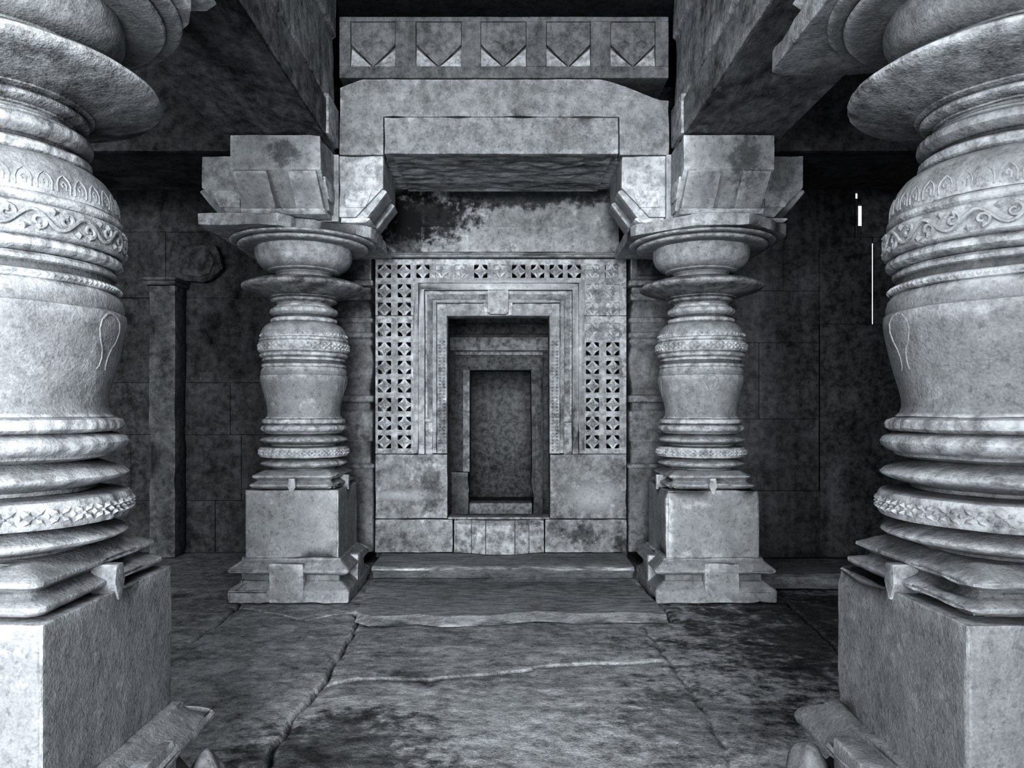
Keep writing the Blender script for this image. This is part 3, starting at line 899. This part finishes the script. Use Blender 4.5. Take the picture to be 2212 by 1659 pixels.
# ------------------------------------------------------------------ engaged pilasters flanking the screens
PP = [(.275, 1192), (.275, 1012), (.285, 1010), (.285, 1004), (.25, 1000), (.25, 957), (.265, 952), (.268, 890), (.24, 884), (.24, 871), (.272, 867), (.272, 856), (.24, 852),
      (.235, 845), (.243, 833), (.26, 815), (.27, 795), (.27, 778), (.262, 762), (.245, 748), (.262, 742), (.262, 735), (.25, 731), (.27, 727), (.27, 720), (.25, 716), (.25, 698), (.266, 694), (.266, 688),
      (.25, 684), (.25, 674), (.238, 662), (.225, 650), (.25, 646), (.25, 635), (.24, 632), (.24, 620), (.29, 616), (.29, 606), (.27, 603), (.27, 552)]
for nm, s, px, lab in (('engaged_pilaster', -1, 808.5, 'banded pilaster built into the wall beside the screen with open holes'), ('engaged_pilaster.001', 1, 1355.5, 'banded pilaster built into the wall beside the plaster-choked screen')):
    ex = WX(px)
    cx = ex + s * .277
    root = empty(nm, (cx, 7.47, 0), lab, 'pilaster')
    MB().square([(h, zy(p, 7.2)) for h, p in PP if p > 618], round_=.03).build('shaft', M_pil, root, bevel=.003)
    MB().square([(h - .018, zy(p, 7.2)) for h, p in PP if p < 618], round_=.01).build('capital', M_pil, root, bevel=.004)
    MB().box(-.19, .19, -.258, -.25, zy(596, 7.2), zy(560, 7.2)).build('capital_panel', M_darkbeam, root)
    # broad outer edge strip behind
    MB().box(-.272, .272, .282, .33, .12, 3.03).build('back_strip', M_pil, root)

# ------------------------------------------------------------------ left aisle wall pilaster
YP = 7.57
root = empty('wall_pilaster', (0, YP, 0), 'plain square pilaster with a slab cap, standing against the dim aisle wall', 'pilaster')
MB().box(xx(322, YP), xx(378, YP), 0, .25, .002, zy(617, YP)).build('shaft', M_wpil, root, bevel=.012, cell=.1, amp=.012, seed=5, chip=.02)
mb = MB().square([(.150, zy(617, YP)), (.165, zy(614, YP)), (.165, zy(610, YP)), (.15, zy(609, YP)), (.175, zy(606, YP)), (.175, zy(602, YP)), (.16, zy(600, YP))], xx(350, YP), .085)
mb.build('cap', M_wpil, root, bevel=.003)
br = [(355, 598), (348, 560), (352, 530), (370, 524), (452, 524), (462, 548), (468, 575), (440, 600), (425, 606), (385, 604), (366, 604)]
MB().prism([(xx(a, YP), zy(b, YP) + .012) for a, b in br], 0.16, .245, XZ).build('bracket_stone', M_wall, root, bevel=.008, cell=.08, amp=.012)
MB().prism([(xx(a, YP), zy(b, YP) + .012) for a, b in [(376, 590), (376, 538), (440, 538), (452, 560), (440, 588), (420, 596)]], .135, .162, XZ).build('bracket_panel', M_wall, root, bevel=.006)

# ------------------------------------------------------------------ room shell
def block_wall(name, mat, x0, x1, z0, z1, yf, depth, courses, sd, holes=()):
    rnd = random.Random(sd)
    mb = MB(); z = z0
    while z < z1 - .01:
        h = min(rnd.choice(courses), z1 - z)
        if z1 - z - h < .2: h = z1 - z
        x = x0 - rnd.uniform(0, .6)
        while x < x1:
            w = rnd.uniform(.8, 1.6)
            a, b = max(x, x0), min(x + w, x1)
            if b - a > .02:
                mb.box(a + .002, b - .002, yf + rnd.uniform(-.008, .012), yf + depth, z + .002, z + h - .002)
            x += w
        z += h
    mb.box(x0, x1, yf + .05, yf + depth, z0, z1)
    return struct(mb, name, mat, bevel=.006, cell=.25, amp=.006, seed=sd)


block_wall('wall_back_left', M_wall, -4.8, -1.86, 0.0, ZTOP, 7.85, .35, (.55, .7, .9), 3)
# right aisle wall built around a chink of daylight
mb = MB()
YR = 7.6
sx0, sx1 = xx(1853, YR), xx(1861, YR)
tx0, tx1 = xx(1847.5, YR), xx(1852, YR)
ux0, ux1 = xx(1884.4, YR), xx(1886.4, YR)
zz = lambda p: zy(p, YR)
R = [(1.85, xx(1693, YR), zz(628), zz(540)), (xx(1693, YR), xx(1770, YR), zz(628), zz(515)), (1.85, xx(1770, YR), zz(740), zz(628)), (1.85, xx(1640, YR), zz(905), zz(740)), (xx(1640, YR), xx(1770, YR), zz(905), zz(740)),
     (1.85, xx(1770, YR), zz(1060), zz(905)), (1.85, xx(1770, YR), 0, zz(1060)), (1.85, xx(1770, YR), zz(540), zz(400)),
     (xx(1770, YR), tx0, zz(512), zz(400)), (xx(1770, YR), ux0, zz(700), zz(512)), (ux1, 4.6, zz(700), zz(512)), (xx(1770, YR), 4.6, 0, zz(700)),
     (sx1, 4.6, zz(512), zz(400)), (tx0, sx0, zz(512), zz(428)), (tx1, sx1 + .001, zz(428), zz(400)), (sx0, sx1, zz(512), zz(487)), (1.85, 4.6, zz(400), ZTOP)]
rnd = random.Random(5)
SL = .49 * .3
for (a, b, c, d) in R:
    if b - a < .01 or abs(d - c) < .01: continue
    y = YR + rnd.uniform(-.012, .012) * (b - a > .2)
    la = 0 if a <= 1.86 else SL; lb = 0 if b >= 4.59 else SL
    mb.prism([(a, y), (b - .002 * (b - a > .2), y), (b + lb - .002 * (b - a > .2), YR + .3), (a + la, YR + .3)], c, d - .002, XY)
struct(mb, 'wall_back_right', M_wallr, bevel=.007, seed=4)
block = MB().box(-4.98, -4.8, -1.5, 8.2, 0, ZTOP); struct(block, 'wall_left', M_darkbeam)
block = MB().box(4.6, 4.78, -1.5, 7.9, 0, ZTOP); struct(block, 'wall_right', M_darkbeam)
struct(MB().box(0.85, 2.25, -1.6, -0.9, 0, 3.50), 'wall_shade_pier', M_wall)  # unseen pier added behind the camera to shade the right front column
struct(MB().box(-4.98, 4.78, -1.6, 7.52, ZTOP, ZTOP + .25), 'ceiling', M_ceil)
# dark walling over the doorway and behind the pilasters
mb = MB()
mb.box(-1.86, WX(832), 7.50, 7.8, 3.05, ZTOP); mb.box(WX(1337), 1.85, 7.50, 7.8, 3.05, ZTOP); mb.box(WX(832), WX(1337), 7.50, 7.8, 3.03, ZTOP)
mb.box(-1.86, -1.30, 7.80, 8.2, 0, 3.05); mb.box(1.22, 1.85, 7.80, 8.2, 0, 3.05)
mb.box(WX(832), WX(1337), 7.12, 7.50, 3.78, ZTOP)
struct(mb, 'wall_back', M_darkbeam, bevel=.004)

# vestibule and inner shrine beyond the doorway
YV = 9.5
def VX(px): return xx(px, YV)
def VZ(py): return zy(py, YV)
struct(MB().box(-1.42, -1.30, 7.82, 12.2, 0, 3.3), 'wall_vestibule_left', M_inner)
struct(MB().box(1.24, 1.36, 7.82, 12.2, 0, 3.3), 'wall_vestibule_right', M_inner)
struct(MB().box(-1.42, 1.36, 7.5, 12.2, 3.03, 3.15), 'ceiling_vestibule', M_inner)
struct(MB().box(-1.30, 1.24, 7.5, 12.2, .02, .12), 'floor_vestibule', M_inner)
root = bpy.data.objects.new('door_1', None); C.objects.link(root); root.location = (0, YV, 0)
root['kind'] = 'structure'; root['label'] = 'dim inner doorway with plain stone jambs seen through the carved one'; 
def vbox(px0, px1, py0, py1, off, back): return (VX(px0), VX(px1), -off, back, VZ(py1), VZ(py0))
mb = MB()
mb.box(-1.29, VX(985), 0, .3, .12, 3.02); mb.box(VX(1172), 1.23, 0, .3, .12, 3.02); mb.box(VX(985), VX(1172), 0, .3, VZ(775), 3.02)
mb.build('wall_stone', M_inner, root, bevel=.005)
MB().box(*vbox(940, 1230, 700, 722, .05, .005)).build('upper_moulding', M_inner, root, bevel=.01)
MB().box(*vbox(972, 1186, 729, 757, .03, .005)).build('frieze_stone', M_fac, root, bevel=.006)
MB().box(*vbox(985, 1172, 761, 768, .06, .005)).build('drip_moulding', M_fac, root, bevel=.006)
MB().box(*vbox(984, 1173, 773, 800, .07, .3)).build('lintel', M_inner, root, bevel=.006)
MB().box(*vbox(984, 992, 800, 1018, .03, .3)).box(*vbox(992, 1001, 800, 1018, .05, .3)).build('outer_jamb', M_inner, root, bevel=.004)
MB().box(*vbox(1001, 1015, 800, 1018, .08, .3)).build('jamb', M_fac, root, bevel=.004)
MB().box(*vbox(976, 1013, 1019, 1119, .08, .3)).build('jamb_base', M_fac, root, bevel=.01, cell=.08, amp=.02, chip=.02)
jr = [(1147, 800), (1172, 800), (1172, 1119), (1150, 1119), (1153, 1075), (1147, 1040), (1149, 1010)]
MB().prism([(VX(a), VZ(b)) for a, b in jr], -.06, .3, XZ).build('jamb', M_inner, root, bevel=.006)
MB().box(*vbox(1156, 1168, 800, 1020, .09, -.05)).build('outer_jamb', M_inner, root, bevel=.004)
MB().box(*vbox(1014, 1149, 1086, 1119, .05, .3)).build('inner_sill', M_fac, root, bevel=.01)
# shrine back wall with a few big blocks
YS = 11.9
def SX(px): return xx(px, YS)
def SZ(py): return zy(py, YS)
mb = MB()
for (a, b, c, d, o_) in ((960, 1084, 780, 911, 0), (1085, 1200, 780, 913, -.02), (960, 1116, 912, 1010, .01), (1117, 1200, 914, 1010, 0), (960, 1200, 1011, 1110, .01), (960, 1200, 700, 779, 0)):
    mb.box(SX(a) + .012, SX(b) - .012, YS + o_ * 1.5, YS + .3, SZ(d) + .010, SZ(c) - .010)
mb.box(-1.3, 1.24, YS + .03, YS + .3, .1, 3.03)
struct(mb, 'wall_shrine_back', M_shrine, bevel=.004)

# ------------------------------------------------------------------ floor
def pl(pts): return [flo(*p) for p in pts]
cracks = [
    (pl([(768, 1318), (772, 1345), (745, 1390), (720, 1430), (700, 1468), (688, 1482), (664, 1508), (630, 1545), (605, 1590), (575, 1650)]), .011, .055),
    (pl([(690, 1480), (720, 1470), (770, 1462), (830, 1460), (890, 1462), (930, 1464), (985, 1455), (1040, 1450), (1090, 1446), (1140, 1442), (1160, 1432), (1230, 1430), (1330, 1427), (1420, 1424)]), .014, .035),
    (pl([(1375, 1256), (1412, 1292), (1432, 1310), (1448, 1336)]), .014, .05),
    (pl([(1392, 1352), (1420, 1388), (1450, 1430), (1480, 1470), (1520, 1530), (1560, 1600), (1640, 1800)]), .012, .014),
    (pl([(390, 1395), (460, 1350), (500, 1320), (520, 1300), (600, 1285)]), .012, .03),
    (pl([(520, 1312), (600, 1324), (660, 1335), (720, 1325), (770, 1318)]), .010, .02),
    (pl([(1700, 1300), (1760, 1350), (1830, 1420)]), .012, .02),
]
def axis(a, b, lo, hi, fine, coarse):
    out = [a]
    while out[-1] < b:
        x = out[-1]
        out.append(min(b, x + (fine if lo <= x < hi else coarse)))
    return np.array(out)
gx = axis(-4.98, 4.78, -2.3, 2.3, .011, .12)
gy = axis(-3.2, 8.2, 2.6, 6.7, .011, .12)
X, Y = np.meshgrid(gx, gy)
Zf = np.zeros_like(X)
for pts, w, dep in cracks:
    P_ = np.array(pts)
    best = np.full(X.shape, 9.0)
    for (a, b) in zip(P_[:-1], P_[1:]):
        ab = b - a; L2 = (ab ** 2).sum()
        wob = .008 * np.sin(X * 11 + Y * 17) + .003 * np.sin(X * 23 - Y * 19)
        t = np.clip(((X - a[0]) * ab[0] + (Y - a[1]) * ab[1]) / L2, 0, 1)
        d = np.hypot(X + wob - a[0] - t * ab[0], Y + wob - a[1] - t * ab[1])
        best = np.minimum(best, d)
    Zf -= dep * np.exp(-(best / w) ** 2) + .12 * dep * np.exp(-(best / (w * 4)) ** 2)
ny_, nx_ = X.shape
vs = []
for j in range(ny_):
    for i in range(nx_):
        x, y = X[j, i], Y[j, i]
        q = Vector((x * 1.3, y * 2.0, 0))
        d = noise.noise(q) * .010 + noise.noise(q * 3.3) * .006 + noise.noise(Vector((x * 9, y * 17, 2))) * .003
        vs.append((x, y, Zf[j, i] + d - .014))
fs = [(j * nx_ + i, j * nx_ + i + 1, (j + 1) * nx_ + i + 1, (j + 1) * nx_ + i) for j in range(ny_ - 1) for i in range(nx_ - 1)]
mb = MB(); mb.v = vs; mb.f = fs
struct(mb, 'floor', M_floor, ang=70)

# threshold slab with a chipped front edge
zsl = .045
fl_ = [flo(x, y, zsl) for x, y in [(772, 1322), (800, 1330), (850, 1330), (905, 1326), (960, 1332), (1010, 1330), (1060, 1329), (1110, 1324), (1160, 1320), (1210, 1322), (1240, 1326), (1290, 1324), (1340, 1322), (1400, 1323), (1445, 1326)]]
bkl = [flo(x, y, zsl) for x, y in [(1425, 1302), (1380, 1268), (1368, 1257)]]
bll = [flo(x, y, zsl) for x, y in [(800, 1258), (786, 1284)]]
top = [(min(max(x, -1.2), 1.16), y) for x, y in fl_ + bkl + bll]
mb = MB()
cx_ = sum(p[0] for p in top) / len(top); cy_ = sum(p[1] for p in top) / len(top)
low = [(x, y - (.09 if i < len(fl_) else 0)) for i, (x, y) in enumerate(top)]
n = len(top)
mb.add([(x, y, -.004) for x, y in low] + [(x, y - (.035 if i < len(fl_) else 0), .018) for i, (x, y) in enumerate(top)] + [(x, y, zsl) for x, y in top],
       [tuple(range(n))[::-1], tuple(range(2 * n, 3 * n))] + [(k * n + i, k * n + (i + 1) % n, (k + 1) * n + (i + 1) % n, (k + 1) * n + i) for k in (0, 1) for i in range(n)])
tag(mb.build('threshold_slab', M_slab, bevel=.004, cell=.07, amp=.008, seed=6), 'broad flat slab between the two back columns with a pale chipped front edge', 'stone slab', None, 'thing')

# loose stones by the front columns
a = MB(); rock(a, (-1.145, 2.86, .085), (.062, .06, .105), 1.2); tag(a.build('loose_stone', M_frieze, ang=50), 'small pale loose stone on the floor beside the sunlit front column', 'stone', None, 'thing')
a = MB(); rock(a, (1.148, 2.80, .125), (.078, .078, .13), 5.1); tag(a.build('loose_stone.001', M_frieze, ang=50), 'rounded loose stone on the floor beside the shaded front column', 'stone', None, 'thing')

# ------------------------------------------------------------------ light, sky, camera
W = bpy.data.worlds.new('sky'); bpy.context.scene.world = W; W.use_nodes = True
bg = W.node_tree.nodes['Background']
bg.inputs[0].default_value = (0.97, 1.0, 1.03, 1); bg.inputs[1].default_value = 1.1


def area(name, loc, target, size, power, size_y=None, col=(.975, 1, 1.02)):
    l = bpy.data.lights.new(name, 'AREA'); l.energy = power; l.shape = 'RECTANGLE'; l.size = size; l.size_y = size_y or size; l.color = col
    o = bpy.data.objects.new(name, l); C.objects.link(o); o.location = loc
    d = Vector(target) - Vector(loc)
    o.rotation_euler = d.to_track_quat('-Z', 'Y').to_euler()
    return o


area('daylight_from_porch', (-0.3, -7.5, 2.6), (0, 6.5, 1.2), 2.8, 1350, 3.2)
area('daylight_side', (-4.2, -2.6, 1.7), (-1.9, 2.1, 1.2), 1.0, 170, 1.6)
area('bounce_from_courtyard', (0, -2.6, .12), (0, 5.5, 3.2), 3.0, 250, .8)
area('nave_fill', (0, 1.4, 4.7), (0, 3.4, 0), 2.2, 125, 1.6)  # added fill lamp for floor and plinth sides, no roof opening here

cam = bpy.data.cameras.new('camera'); co = bpy.data.objects.new('camera', cam); C.objects.link(co)
co.location = (0, 0, EYE); co.rotation_euler = (PI / 2, 0, 0)
cam.sensor_width = 36; cam.lens = F / 2212 * 36
cam.shift_x = (1106 - CX) / 2212; cam.shift_y = (CY - 829.5) / 2212
cam.clip_start = .05
sc = bpy.context.scene
sc.camera = co
sc.view_settings.view_transform = 'Standard'
sc.view_settings.look = 'High Contrast'
sc.view_settings.exposure = -0.1
sc.cycles.use_denoising = True
sc.cycles.max_bounces = 6
sc.cycles.diffuse_bounces = 3
sc.cycles.use_adaptive_sampling = True
sc.cycles.adaptive_threshold = 0.04
sc.cycles.adaptive_min_samples = 12
